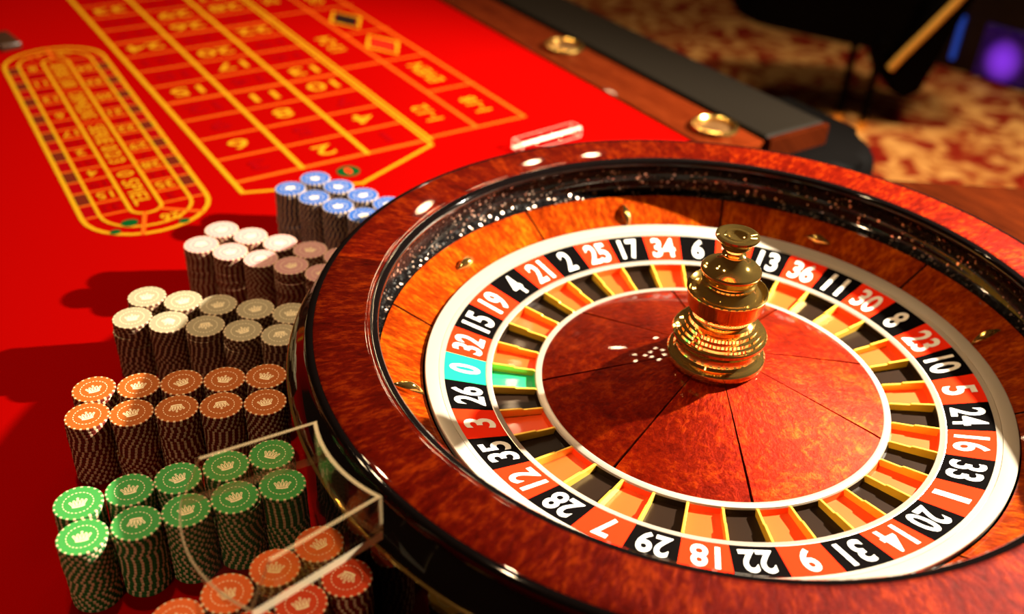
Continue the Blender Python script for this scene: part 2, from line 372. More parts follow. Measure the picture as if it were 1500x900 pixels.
well_me = mlathe('cup_well', [(0.0305, 0.0035), (0.0302, -0.028), (0.0, -0.029), (0.0, -0.031), (0.0312, -0.031)], M['brass_dark'])
for b in (0.548, 0.972, 1.392):
    p = AB(0.522, b, 0.004)
    c = mesh_obj('cup_holder', cup_me, table, p); c['label'] = 'brass drink holder ring set in the wood rail'
    wl = mesh_obj('cup_well', mlathe('cup_well', [(0.0308, 0.0012), (0.0300, 0.0016), (0.0, 0.0014), (0.0, 0.0008)], M['cup_shade']), c)  # flat dark disc in place of a cut, shaded hollow

# ---- betting layout (flat gold print on the felt)
def quadstrip(lines, z):
    V = []; Fc = []
    for (x0, y0), (x1, y1), wd in lines:
        d = Vector((x1 - x0, y1 - y0)); l = d.length; d /= l; nrm = Vector((-d.y, d.x)) * wd / 2; e = d * wd / 2
        i = len(V)
        for px, py in ((x0 - e.x + nrm.x, y0 - e.y + nrm.y), (x0 - e.x - nrm.x, y0 - e.y - nrm.y), (x1 + e.x - nrm.x, y1 + e.y - nrm.y), (x1 + e.x + nrm.x, y1 + e.y + nrm.y)): V.append((px, py, z))
        Fc.append((i, i + 1, i + 2, i + 3))
        z += 0.00001
    return V, Fc
def polyline(pts, wd, z, closed=False):
    V = []; Fc = []; n = len(pts)
    for i in range(n):
        p = Vector(pts[i]); a = Vector(pts[(i - 1) % n]) if (closed or i > 0) else p; b = Vector(pts[(i + 1) % n]) if (closed or i < n - 1) else p
        d = (b - a).normalized(); nr = Vector((-d.y, d.x)) * wd / 2
        V += [(p.x + nr.x, p.y + nr.y, z), (p.x - nr.x, p.y - nr.y, z)]
    for i in range(n if closed else n - 1):
        j = (i + 1) % n; Fc.append((2 * i, 2 * i + 1, 2 * j + 1, 2 * j))
    return V, Fc
def merge(*vf):
    V = []; Fc = []
    for v, f in vf:
        k = len(V); V += list(v); Fc += [tuple(i + k for i in q) for q in f]
    return V, Fc
ca = [-0.222, -0.118, -0.012, 0.091]; br = 0.0795; b0 = 0.737
long_lines = [((c, b0 - (0.033 if c == ca[0] else 0.0)), (c, 1.72), 0.0075) for c in ca[:3]] + [((0.0885, 0.718), (0.0885, 1.72), 0.005), ((0.0975, 0.735), (0.0975, 1.72), 0.005)]
lay = mesh_obj('betting_grid', make_mesh('betting_grid', *quadstrip(long_lines + [((-0.222, 0.703), (-0.063, 0.651), 0.006), ((-0.063, 0.651), (0.0885, 0.718), 0.006)], 0.0005), M['print']), table)
lay.location = (0, 0, TZ); lay.rotation_euler = (0, 0, TH)
lay['label'] = 'gold printed betting grid on the red felt'
cross = []
for k in range(0, 13):
    cross.append(((ca[0], b0 + br * k), (0.0885, b0 + br * k), 0.0075 if k % 4 == 0 else 0.0055))
for i, b in enumerate([0.743, 0.908, 1.073, 1.236, 1.40, 1.56]):
    cross.append(((0.0975 if i in (0, 2, 4) else 0.186, b), (0.278, b), 0.0055))
cross += [((0.186, 0.743), (0.182, 1.72), 0.006), ((0.278, 0.743), (0.268, 1.72), 0.006)]
o = mesh_obj('grid_cross_line', make_mesh('grid_cross_line', *quadstrip(cross, 0.0003), M['print_dim']), lay)
BLACK = {2, 4, 6, 8, 10, 11, 13, 15, 17, 20, 22, 24, 26, 28, 29, 31, 33, 35}
for k in range(12):
    for c in range(3):
        num = 3 * k + 3 - c
        me = text_mesh('layout_number', str(num), 0.034, M['print'] if num in BLACK else M['print_red'], None, 0.012, 1.45)
        o = mesh_obj('layout_number', me, lay)
        orient(o, ((ca[c] + ca[c + 1]) / 2, b0 + br * (k + 0.5), 0.0006), (-1, 0, 0), (0, -1, 0))
# zero: green oval with red figure
def disc2d(rx, ry, n=32): return [(rx * math.cos(2 * PI * i / n), ry * math.sin(2 * PI * i / n), 0) for i in range(n)], [tuple(range(n))]
o = mesh_obj('zero_field', make_mesh('zero_field', *disc2d(0.017, 0.017), M['print_green']), lay); o.location = (-0.064, 0.695, 0.0006)
z_ = mesh_obj('layout_number', text_mesh('layout_number', '0', 0.018, M['print_bright_red'], None, 0.02, 0.8), lay); orient(z_, (-0.064, 0.695, 0.0008), (-1, 0, 0), (0, -1, 0))
for s, a, b, h in (('1-12', 0.141, 0.83, 0.030), ('13-24', 0.139, 1.20, 0.030), ('25-36', 0.137, 1.52, 0.030), ('1-18', 0.232, 0.825, 0.030), ('EVEN', 0.229, 0.99, 0.030), ('ODD', 0.223, 1.48, 0.030)):
    o = mesh_obj('layout_text', text_mesh('layout_text', s, h, M['print'], None, 0.012, 0.95), lay); orient(o, (a, b, 0.0006), (0, 1, 0), (-1, 0, 0))
for b, mt, nm in ((1.155, 'print_bright_red', 'red_diamond'), (1.318, 'print_black', 'black_diamond')):
    V, Fc = polyline([(0.0, -0.058), (0.032, 0.0), (0.0, 0.058), (-0.032, 0.0)], 0.008, 0, True)
    o = mesh_obj('diamond_outline', make_mesh('diamond_outline', V, Fc, M['print']), lay); o.location = (0.227, b, 0.0006)
    i_ = mesh_obj(nm, make_mesh(nm, [(0, -0.045, 0), (0.025, 0, 0), (0, 0.045, 0), (-0.025, 0, 0)], [(0, 1, 2, 3)], M[mt]), lay); i_.location = (0.227, b, 0.0005)

# ---- racetrack
THR = R(33.0)
race = bpy.data.objects.new('racetrack_layout', None)
def stadium(w, b_lo, b_hi, n=14):
    P = []
    for i in range(n + 1): a = PI + PI * i / n; P.append((w * math.cos(a), b_lo + w * math.sin(a)))
    for i in range(n + 1): a = PI * i / n; P.append((w * math.cos(a), b_hi + w * math.sin(a)))
    return P
BL, BH = 0.715, 1.315
# straight run with flattened ends like the print
def stad(w, k=0.9):
    P = stadium(w, 0, 0)
    return [(x, (BL + y * k) if y < 1e-9 and i <= 14 else (BH + y * k)) for i, (x, y) in enumerate(P)]
W1, W2, W3 = 0.0825, 0.0600, 0.0205
race = mesh_obj('racetrack_layout', make_mesh('racetrack_layout', *merge(polyline(stad(W1), 0.0062, 0.0005, True), polyline(stad(W2), 0.0045, 0.0006, True), polyline(stad(W3), 0.0050, 0.0006, True)), M['print']), table)
race.location = (EA * 0 + Vector((0, 0, TZ))); race.rotation_euler = (0, 0, THR)
race.location = (Vector((math.cos(THR), math.sin(THR), 0)) * -0.3715 + Vector((0, 0, TZ)))
race['label'] = 'gold printed oval racetrack on the red felt'
ORDER = [0, 32, 15, 19, 4, 21, 2, 25, 17, 34, 6, 27, 13, 36, 11, 30, 8, 23, 10, 5, 24, 16, 33, 1, 20, 14, 31, 9, 22, 18, 29, 7, 28, 12, 35, 3, 26]
left = ORDER[1:17]; right = ORDER[36 - 1:18:-1]      # 32..8 up the left side, 3..5 up the right side
rl = []
cells = {True: [], False: []}
for seq, sg in ((left, -1), (right, 1)):
    n = len(seq); d = (BH - BL) / n
    for i, num in enumerate(seq):
        b = BL + d * i
        rl.append(((sg * W3, b), (sg * W1, b), 0.004))
        cells[num in BLACK].append((sg, b, d))
        t = mesh_obj('layout_number', text_mesh('layout_number', str(num), 0.020, M['print'] if num in BLACK else M['print_red'], None, 0.012, 1.0), race)
        orient(t, (sg * (W2 + W3) / 2, b + d / 2, 0.0007), (-1, 0, 0), (0, -1, 0))
    rl.append(((sg * W3, BH), (sg * W1, BH), 0.004))
for b in (BL + 0.13, BL + 0.31, BL + 0.455): rl.append(((-W3, b), (W3, b), 0.004))
rl += [((-0.006, BL - W3 * .9), (-0.022, BL - W1 * .87), 0.0055), ((0.016, BL - 0.014), (0.062, BL - 0.047), 0.0055), ((0.0, BH + W3), (0.0, BH + W1 * .9), 0.0055)]
o = mesh_obj('racetrack_cross_line', make_mesh('racetrack_cross_line', *quadstrip(rl, 0.0003), M['print_dim']), race)
for isb, lst in cells.items():
    for sg, b, d in lst:
        x0, x1 = sorted((sg * (W2 + 0.002), sg * (W1 - 0.003)))
        mesh_obj('track_cell', make_mesh('track_cell', [(x0, b + .002, .00025), (x1, b + .002, .00025), (x1, b + d - .002, .00025), (x0, b + d - .002, .00025)], [(0, 1, 2, 3)], M['print_cell'] if isb else M['print_red']), race)
for num, x, y in ((26, 0.022, BL - 0.042), (10, 0.022, BH + 0.040), (23, -0.026, BH + 0.038)):
    t = mesh_obj('layout_number', text_mesh('layout_number', str(num), 0.020, M['print'] if num != 23 else M['print_dim'], None, 0.012, 1.0), race); orient(t, (x, y, 0.0007), (-1, 0, 0), (0, -1, 0))
for x, y, r in ((-0.030, BL - 0.036, 0.011), (-0.052, BL - 0.052, 0.007), (0.034, BL - 0.062, 0.007)):
    o = mesh_obj('zero_field', make_mesh('zero_field', *disc2d(r, r * .9), M['print_green']), race); o.location = (x, y, 0.0007)
for s, b0_, b1_ in (('0 SPIEL', BL, BL + 0.125), ('SERIE 0/2/3', BL + 0.14, BL + 0.305), ('ORPHELINS', BL + 0.32, BL + 0.45), ('SERIE 5/8', BL + 0.465, BH)):
    o = mesh_obj('layout_text', text_mesh('layout_text', s, 0.023, M['print'], (b1_ - b0_) * 0.88, 0.012), race)
    orient(o, (0, (b0_ + b1_) / 2, 0.0007), (0, -1, 0), (1, 0, 0))

# ================================================================== WHEEL BOWL
bowl = tag(empty('roulette_wheel_bowl', (0, 0, Z0)), 'large roulette wheel bowl with burl wood rim and black lacquered body', 'wheel bowl')
body = [(0.02, -0.2), (1.0, -0.2), (1.075, -0.12), (1.078, 0.000), (1.235, 0.078), (1.243, 0.079), (1.243, 0.06), (1.30, 0.06), (1.30, 0.24), (1.262, 0.255), (1.258, 0.258),
        (1.45, 0.258), (1.452, 0.264), (1.466, 0.263), (1.476, 0.257), (1.4806, 0.246), (1.4806, 0.234), (1.487, 0.224), (1.505, 0.203), (1.530, 0.168), (1.540, 0.146),
        (1.535, 0.126), (1.522, 0.112), (1.514, 0.0), (1.512, -0.2), (1.510, -0.268), (1.50, -0.2755), (0.02, -0.2755)]
mesh_obj('bowl_body', lathe_mesh('bowl_body', body, M['lacquer'], 160, sharp=30), bowl)
track = [(1.243, 0.0795), (1.256, 0.083), (1.274, 0.100), (1.284, 0.14), (1.282, 0.185), (1.272, 0.212), (1.258, 0.225), (1.30, 0.24), (1.30, 0.062), (1.243, 0.062)]
mesh_obj('ball_track', lathe_mesh('ball_track', track, M['glitter'], 160, sharp=30), bowl)
lip = [(1.2565, 0.215), (1.239, 0.225), (1.231, 0.237), (1.2295, 0.249), (1.232, 0.259), (1.240, 0.2655), (1.2575, 0.2675), (1.2575, 0.256), (1.27, 0.24)]
mesh_obj('track_lip', lathe_mesh('track_lip', lip, M['lacquer'], 160, sharp=40), bowl)
mesh_obj('gold_trim', lathe_mesh('gold_trim', [(1.538, 0.1405), (1.545, 0.1395), (1.5475, 0.1365), (1.545, 0.1335), (1.536, 0.1325)], M['gold'], 160, sharp=60), bowl)
J0 = R(80.5)
rimp = [(1.258, 0.2575), (1.258, 0.2665), (1.262, 0.2685), (1.28, 0.2690), (1.40, 0.2672), (1.445, 0.2655), (1.4505, 0.2635), (1.4505, 0.2575)]
slope = [(1.0785, -0.004), (1.0785, 0.0035), (1.2345, 0.0815), (1.2345, 0.074)]
g = 0.0011
for k in range(8):
    a0 = J0 + k * PI / 4
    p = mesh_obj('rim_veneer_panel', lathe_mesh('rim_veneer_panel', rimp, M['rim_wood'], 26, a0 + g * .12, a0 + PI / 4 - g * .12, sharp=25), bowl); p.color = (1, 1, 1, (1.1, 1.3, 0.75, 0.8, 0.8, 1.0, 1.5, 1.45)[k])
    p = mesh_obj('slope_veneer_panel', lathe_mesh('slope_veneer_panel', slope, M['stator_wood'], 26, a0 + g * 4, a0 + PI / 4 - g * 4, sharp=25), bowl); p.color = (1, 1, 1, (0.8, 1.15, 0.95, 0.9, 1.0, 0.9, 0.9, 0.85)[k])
# eight canoe-shaped deflectors, lying in turn along and across the slope
def canoe(name, L, W, H):
    V = []; Fc = []; nu, nv = 20, 10
    for i in range(nu + 1):
        t = -1 + 2 * i / nu; k = max(0.0, 1 - abs(t) ** 1.7)
        for j in range(nv + 1):
            a = PI * j / nv
            V.append((t * L / 2 * S, math.cos(a) * W / 2 * k * S, (math.sin(a) ** 0.8) * H * (k ** 0.8) * S - 0.0004))
    for i in range(nu):
        for j in range(nv): Fc.append((i * (nv + 1) + j, (i + 1) * (nv + 1) + j, (i + 1) * (nv + 1) + j + 1, i * (nv + 1) + j + 1))
        Fc.append((i * (nv + 1), i * (nv + 1) + nv, (i + 1) * (nv + 1) + nv, (i + 1) * (nv + 1)))
    me = make_mesh(name, V, Fc, M['gold'], None, None, 60)
    bm = bmesh.new(); bm.from_mesh(me); bmesh.ops.remove_doubles(bm, verts=bm.verts, dist=1e-6); bmesh.ops.recalc_face_normals(bm, faces=bm.faces); bm.to_mesh(me); bm.free()
    return me
cm_r = canoe('ball_deflector', 0.135, 0.046, 0.034); cm_t = canoe('ball_deflector', 0.125, 0.050, 0.034)
sl = math.atan2(0.078, 0.156)
for k in range(8):
    a = R(103 + 45 * k); rr = 1.138; zz = 0.0035 + (rr - 1.0785) / 0.156 * 0.078
    out = Vector((math.cos(a) * math.cos(sl), math.sin(a) * math.cos(sl), math.sin(sl))); tg = Vector((-math.sin(a), math.cos(a), 0))
    o = mesh_obj('ball_deflector', cm_r if k % 2 == 0 else cm_t, bowl)
    pos = Vector((rr * S * math.cos(a), rr * S * math.sin(a), zz * S))
    if k % 2 == 0: orient(o, pos, out, tg)
    else: orient(o, pos, tg, -out)

# ================================================================== ROTOR
rotor = tag(empty('roulette_wheel_rotor', (0, 0, Z0)), 'roulette wheel rotor with red and black number ring and golden turret', 'wheel rotor')
TH0 = R(183.3236); STEP = 2 * PI / 37
mesh_obj('rotor_hub', lathe_mesh('rotor_hub', [(0.02, -0.19), (0.9, -0.19), (1.066, -0.06), (1.066, -0.006), (0.99, -0.0125), (0.846, -0.052), (0.83, -0.125), (0.65, -0.125), (0.62, -0.085), (0.02, 0.02)], M['lacquer'], 128), rotor)
mesh_obj('outer_band', lathe_mesh('outer_band', [(1.0, -0.011), (1.0, 0.0008), (1.0175, 0.0050), (1.0180, 0.0020), (1.0192, 0.0020), (1.0197, 0.0060), (1.060, 0.0190), (1.067, 0.0195), (1.070, 0.0165), (1.070, -0.006)], M['steel'], 160, sharp=25), rotor)
mesh_obj('inner_band', lathe_mesh('inner_band', [(0.8230, -0.060), (0.8230, -0.0425), (0.826, -0.0405), (0.843, -0.0365), (0.8455, -0.0372), (0.8455, -0.055)], M['steel_fine'], 160, sharp=25), rotor)
mesh_obj('cone_band', lathe_mesh('cone_band', [(0.661, -0.085), (0.661, -0.0665), (0.657, -0.0615), (0.640, -0.0585), (0.634, -0.0595), (0.632, -0.075)], M['steel_fine'], 160, sharp=30), rotor)
plate_prof = [(0.8462, -0.0500), (0.8462, -0.0374), (0.9995, 0.0), (0.9995, -0.0115)]
pocket_prof = [(0.8228, -0.046), (0.8205, -0.0740), (0.668, -0.0860), (0.6615, -0.068), (0.6615, -0.115), (0.8228, -0.115)]
pm = {}
for c in ('red', 'black', 'green'):
    pm[c] = (lathe_mesh('number_plate', plate_prof, M['plate_' + c], 6, -STEP / 2 + 0.0007, STEP / 2 - 0.0007, sharp=20),
             lathe_mesh('pocket', pocket_prof, M['pocket_' + c], 5, -STEP / 2 + 0.0005, STEP / 2 - 0.0005, sharp=25))
fh = 0.0048
Vf = []
for (r_, z_) in ((0.6585, -0.1), (0.6585, -0.0655), (0.664, -0.0595), (0.735, -0.0545), (0.740, -0.0490), (0.8235, -0.0405), (0.8235, -0.09)):
    Vf.append((r_ * S, -fh * S, z_ * S)); Vf.append((r_ * S, fh * S, z_ * S))
nf = 7; Ff = [tuple(range(0, 14, 2)), tuple(range(13, 0, -2))] + [(2 * i, 2 * i + 1, 2 * ((i + 1) % nf) + 1, 2 * ((i + 1) % nf)) for i in range(nf)]
fret_me = make_mesh('pocket_separator', Vf, Ff, M['gold_fret'])
_bm = bmesh.new(); _bm.from_mesh(fret_me); bmesh.ops.recalc_face_normals(_bm, faces=_bm.faces); bmesh.ops.bevel(_bm, geom=_bm.edges[:], offset=0.0004, segments=1, affect='EDGES'); _bm.to_mesh(fret_me); _bm.free()
slp = math.atan2(0.0374, 0.1538)
for k, num in enumerate(ORDER):
    a = TH0 - k * STEP
    c = 'green' if num == 0 else ('black' if num in BLACK else 'red')
    p = mesh_obj('number_plate', pm[c][0], rotor); p.rotation_euler = (0, 0, a)
    q = mesh_obj('pocket', pm[c][1], rotor); q.rotation_euler = (0, 0, a)
    f = mesh_obj('pocket_separator', fret_me, rotor); f.rotation_euler = (0, 0, a - STEP / 2)
    s = str(num)
    hgt = 0.119 * S; wd = {1: 0.052, 2: 0.103}[len(s)] * S
    if s == '1': wd = 0.026 * S
    elif s == '11': wd = 0.078 * S
    elif '1' in s: wd = 0.090 * S
    t = mesh_obj('number_figure', text_mesh('number_figure', s, hgt, M['digit'], wd, 0.024), p)
    rr = 0.9225; zz = -0.0374 + (rr - 0.8462) / 0.1533 * 0.0374
    orient(t, Vector((rr * S, 0, zz * S + 0.00032)), (0, -1, 0), (math.cos(slp), 0, math.sin(slp)))
joints = [-26, 15, 56, 97, 138, 184, 232, 275, 334]
conep = [(0.6335, -0.072), (0.6335, -0.0605), (0.60, -0.050), (0.45, -0.012), (0.30, 0.026), (0.16, 0.060), (0.10, 0.062), (0.10, 0.03)]
for i in range(8):
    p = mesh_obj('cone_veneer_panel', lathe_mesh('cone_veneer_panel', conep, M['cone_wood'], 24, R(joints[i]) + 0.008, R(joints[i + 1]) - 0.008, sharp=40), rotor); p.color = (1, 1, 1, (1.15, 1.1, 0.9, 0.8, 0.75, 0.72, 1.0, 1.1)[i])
# turret
def turret_part(name, prof, parent): return mesh_obj(name, lathe_mesh(name, prof, M['gold'], 72, sharp=24), parent)
turret = turret_part('turret_base', [(0.0, 0.045), (0.172, 0.045), (0.175, 0.050), (0.168, 0.056), (0.168, 0.062), (0.177, 0.068), (0.180, 0.078), (0.179, 0.090), (0.174, 0.096), (0.158, 0.102), (0.150, 0.112), (0.147, 0.124), (0.149, 0.140), (0.0, 0.140)], rotor)
turret['label'] = 'polished golden turret in the middle of the wheel'
turret_part('turret_dish', [(0.0, 0.139), (0.149, 0.140), (0.160, 0.152), (0.170, 0.166), (0.172, 0.178), (0.169, 0.183), (0.162, 0.184), (0.160, 0.194), (0.150, 0.197), (0.148, 0.208), (0.136, 0.212), (0.134, 0.224), (0.122, 0.229), (0.119, 0.242), (0.108, 0.249), (0.104, 0.262), (0.104, 0.272), (0.0, 0.272)], turret)
turret_part('turret_band', [(0.0, 0.270), (0.104, 0.271), (0.119, 0.278), (0.129, 0.286), (0.131, 0.293), (0.135, 0.305), (0.140, 0.342), (0.144, 0.352), (0.144, 0.361), (0.139, 0.365), (0.133, 0.361), (0.124, 0.352), (0.112, 0.354), (0.102, 0.366), (0.092, 0.384), (0.0, 0.386)], turret)
turret_part('turret_bell', [(0.0, 0.383), (0.090, 0.384), (0.097, 0.390), (0.097, 0.397), (0.091, 0.402), (0.093, 0.412), (0.100, 0.424), (0.105, 0.433), (0.106, 0.441), (0.102, 0.447), (0.086, 0.452), (0.066, 0.461), (0.050, 0.474), (0.040, 0.488), (0.036, 0.499), (0.0, 0.499)], turret)
turret_part('turret_finial', [(0.0, 0.497), (0.041, 0.498), (0.043, 0.503), (0.036, 0.508), (0.030, 0.514), (0.030, 0.524), (0.040, 0.530), (0.050, 0.533), (0.053, 0.538), (0.047, 0.544), (0.054, 0.551), (0.068, 0.560), (0.076, 0.571), (0.075, 0.578), (0.066, 0.581), (0.046, 0.576), (0.040, 0.578), (0.034, 0.577), (0.026, 0.567), (0.0, 0.562)], turret)

# ================================================================== CHIPS
CR, CT = 0.0195, 0.00334
NSP = 20
def chip_mesh(col):
    n = NSP; frac = 0.36
    angs = []
    for i in range(n):
        a = 2 * PI * i / n; d = 2 * PI / n * frac
        angs += [(a, 1), (a + d / 2, 1), (a + d, 0), (a + d + (2 * PI / n - d) / 2, 0)]
    prof = [(CR * 0.90, CT), (CR * 0.972, CT), (CR, CT - 0.0006), (CR, 0.0006), (CR * 0.972, 0.0)]
    m_ = len(angs); V = []; Fc = []; MI = []
    for r_, z_ in prof:
        for a, _ in angs: V.append((r_ * math.cos(a), r_ * math.sin(a), z_))
    for i in range(len(prof) - 1):
        for j in range(m_):
            j2 = (j + 1) % m_
            Fc.append((i * m_ + j2, i * m_ + j, (i + 1) * m_ + j, (i + 1) * m_ + j2))
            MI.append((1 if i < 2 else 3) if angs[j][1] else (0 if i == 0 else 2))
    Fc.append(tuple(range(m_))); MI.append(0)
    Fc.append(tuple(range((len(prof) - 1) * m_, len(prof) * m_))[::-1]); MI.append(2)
    return make_mesh('gaming_chip', V, Fc, [CM[col], M['ivory'], CE[col], M['shaded_inlay']], MI, None, 40)
# crown emblem: curved base band, five ribbed leaves, small cross on top
def crown_mesh():
    V = []; Fc = []
    def strip(pts, w0, w1=None):
        w1 = w1 or w0; n = len(pts); k = len(V)
        for i, p in enumerate(pts):
            a = Vector(pts[max(i - 1, 0)]); b = Vector(pts[min(i + 1, n - 1)]); d = (b - a).normalized(); nr = Vector((-d.y, d.x)) * (w0 + (w1 - w0) * i / (n - 1)) / 2
            V.append((p[0] + nr.x, p[1] + nr.y, 0)); V.append((p[0] - nr.x, p[1] - nr.y, 0))
        for i in range(n - 1): Fc.append((k + 2 * i, k + 2 * i + 1, k + 2 * i + 3, k + 2 * i + 2))
    u = 0.00132
    strip([(-3.7 * u, -3.0 * u), (-2.0 * u, -3.45 * u), (0, -3.6 * u), (2.0 * u, -3.45 * u), (3.7 * u, -3.0 * u)], 1.25 * u)
    for i in range(5):
        t = (i - 2) / 2.0
        x0 = t * 2.9 * u; x1 = t * 4.7 * u; y1 = (2.6 - 1.0 * t * t) * u
        wd = 1.0 * u
        for sgn in (-1, 1):
            strip([(x0 + sgn * 0.35 * u, -2.5 * u), (x0 + (x1 - x0) * .5 + sgn * 0.62 * u, -0.2 * u), (x1 + sgn * 0.55 * u, y1 - 0.5 * u), (x1, y1 + 0.35 * u)], 0.60 * u)
    strip([(0, 2.6 * u), (0, 4.6 * u)], 0.62 * u); strip([(-0.9 * u, 3.8 * u), (0.9 * u, 3.8 * u)], 0.62 * u)
    return make_mesh('crown_emblem', V, Fc, M['emblem'])
def dash_mesh():
    V = []; Fc = []; n = 24
    for i in range(n):
        a0 = 2 * PI * i / n; a1 = a0 + 2 * PI / n * 0.55; k = len(V)
        for a in (a0, (a0 + a1) / 2, a1):
            for r_ in (0.0114, 0.0121): V.append((r_ * math.cos(a), r_ * math.sin(a), 0))
        Fc += [(k, k + 1, k + 3, k + 2), (k + 2, k + 3, k + 5, k + 4)]
    return make_mesh('dash_ring', V, Fc, M['emblem'])
crown_me, dash_me = crown_mesh(), dash_mesh()
cmesh = {c: chip_mesh(c) for c in CH}
def nth(i):
    return ('nearest the wheel', 'second from the wheel', 'third from the wheel', 'fourth from the wheel', 'farthest from the wheel')[i]
ORD = ['top', 'second', 'third', 'fourth', 'fifth', 'sixth', 'seventh', 'eighth', 'ninth', 'tenth', 'eleventh', 'twelfth', 'thirteenth', 'fourteenth',
       'fifteenth', 'sixteenth', 'seventeenth', 'eighteenth', 'nineteenth', 'lowest']
REST = []          # (colour, x, y, z, rotation) of the chips that are too small or hidden to pick apart
def singled(col, row, i, q):
    """does the q-th chip from the top show large enough to be an object of its own?"""
    if q == 0: return True
    if row == 'front' and col in ('green', 'brown'): return True
    if row == 'front' and col == 'grey': return q < 8
    if row == 'front' and col == 'red': return q < 10 and i < 1
    return False
def stack(col, pos, row, i, crown_az, cname=None):
    cname = cname or col
    x, y = pos; z = TZ + 0.0002
    tw = random.uniform(-0.16, 0.16); rot = random.uniform(0, 6.28); ox = oy = 0.0
    nch = 20
    for k in range(nch):
        if random.random() < 0.09: ox = random.uniform(-1, 1) * 0.0007; oy = random.uniform(-1, 1) * 0.0007; tw = random.uniform(-0.16, 0.16)
        rot += tw + random.uniform(-0.08, 0.08)
        q = nch - 1 - k
        loc = (x + ox + random.uniform(-1, 1) * .0002, y + oy + random.uniform(-1, 1) * .0002, z + k * CT)
        if not singled(col, row, i, q):
            REST.append((col, *loc, rot)); continue
        o = mesh_obj('gaming_chip', cmesh[col]); o.location = loc; o.rotation_euler = (0, 0, rot)
        if q == 0:
            tag(o, f'top {cname} chip with crown, {row} row stack {nth(i)}', 'chip', f'top chips of the {cname} stacks')
            c = mesh_obj('crown_emblem', crown_me, o); c.location = (0, 0, CT + 0.00008); c.rotation_euler = (0, 0, crown_az - rot)
            d = mesh_obj('dash_ring', dash_me, o); d.location = (0, 0, CT + 0.00008)
        else:
            tag(o, f'{cname} chip, {ORD[q]} from the top, {row} row stack {nth(i)}', 'chip', f'{cname} chips of the {row} row stack {nth(i)}')
# colour, azimuth of the block, distance of the innermost stack, lateral offsets (camera-side row, far row)
def block(col, az, inner_f, inner_b, lat_f, lat_b, nf=5, nb=5, skip_f=0, skip_b=0, sp=0.0391, cname=None, col_f=None, cname_f=None):
    o = Vector((math.cos(R(az)), math.sin(R(az)))); t = Vector((o.y, -o.x))
    for i in range(skip_f, nf):
        p = o * (inner_f + sp * i) + t * lat_f; stack(col_f or col, p, 'front', i, R(random.choice([20, 35, 10, 160, 200, 30, 25])), cname_f or cname)
    for i in range(skip_b, nb):
        p = o * (inner_b + sp * i) + t * lat_b; stack(col, p, 'back', i, R(random.choice([15, 40, 0, 30, 25, -10])), cname)
block('green', -154.13, 0.4252, 0.4252, 0.0017, 0.0412, sp=0.0392)
block('brown', -168.01, 0.4300, 0.4295, 0.0112, 0.0500, sp=0.0390)
block('grey', 173.96, 0.4330, 0.4340, -0.0180, 0.0215, sp=0.0391)
block('pink', 162.6, 0.4370, 0.4350, 0.0187, 0.0581, sp=0.0390)
block('blue', 150.2, 0.4385, 0.4320, 0.0553, 0.0960, sp=0.0392)
block('orange', -138.12, 0.4207, 0.4190, 0.0014, 0.0436, nf=3, nb=4, sp=0.0391, col_f='red', cname_f='red-orange')
block('yellow', -122.7, 0.4207, 0.4207, 0.002, 0.0420, nf=0, nb=2, sp=0.0391)

# the chips deeper down and farther off, all in one
def join_rest():
    V = []; Fc = []; MI = []; mats = []; idx = {}
    for col, x, y, z, rot in REST:
        me = cmesh[col]; k = len(V); c, s_ = math.cos(rot), math.sin(rot)
        if col not in idx:
            idx[col] = len(mats); mats.extend(list(me.materials))
        for v in me.vertices: V.append((x + v.co.x * c - v.co.y * s_, y + v.co.x * s_ + v.co.y * c, z + v.co.z))
        for p in me.polygons: Fc.append(tuple(k + i for i in p.vertices)); MI.append(idx[col] + p.material_index)
    return make_mesh('stacked_chips', V, Fc, mats, MI, None, 40)
tag(mesh_obj('stacked_chips', join_rest()), 'lower clay chips of the farther coloured stacks around the wheel', 'chips', kind='stuff')

# ================================================================== CLEAR ACRYLIC SHELF AT THE BOWL
shelf = tag(empty('acrylic_shelf', (0, 0, Z0)), 'clear acrylic curved shelf fixed to the black bowl above the chips', 'acrylic shelf')
A0, A1 = R(-148.7), R(-134.8)
def acr(name, prof, a0, a1, ns, edge_idx, edge_ends=True):
    me = lathe_mesh(name, prof, [M['acrylic'], M['acrylic_edge']], ns, a0, a1, sharp=30, matf=lambda i: 1 if i in edge_idx else 0)
    if edge_ends:
        for p in list(me.polygons)[-2:]: p.material_index = 1
        for v in me.vertices:      # the shelf bows out a little more than the bowl does
            az = math.atan2(v.co.y, v.co.x); rr = math.hypot(v.co.x, v.co.y); t = (az - (A0 + A1) / 2) / ((A1 - A0) / 2)
            k = 1 + (0.026 + 0.05 * (rr / S - 1.53)) * (1 - t * t) * S / rr
            v.co.x *= k; v.co.y *= k
    return mesh_obj(name, me, shelf)
bp_ = acr('base_plate', [(1.533, 0.172), (1.533, 0.202), (1.935, 0.202), (1.940, 0.196), (1.940, 0.172)], A0, A1, 24, (0,))
bp_.data.materials.append(M['acrylic_rim']); bp_.data.polygons[len(bp_.data.polygons) - 1].material_index = 2
for p in bp_.data.polygons:
    if p.index < 120 and p.index % 5 == 2: p.material_index = 2
acr('inner_wall', [(1.530, 0.2025), (1.530, 0.332), (1.541, 0.332), (1.541, 0.2025)], A0, A1, 24, (1,))
ew = [(1.5415, 0.2025), (1.5415, 0.332), (1.872, 0.332), (1.938, 0.2025)]
for a in (A0, A1):
    th = 0.0060
    lo, hi = (a, a + th) if a == A0 else (a - th, a)
    acr('end_wall', ew, lo, hi, 1, (1, 2), False)

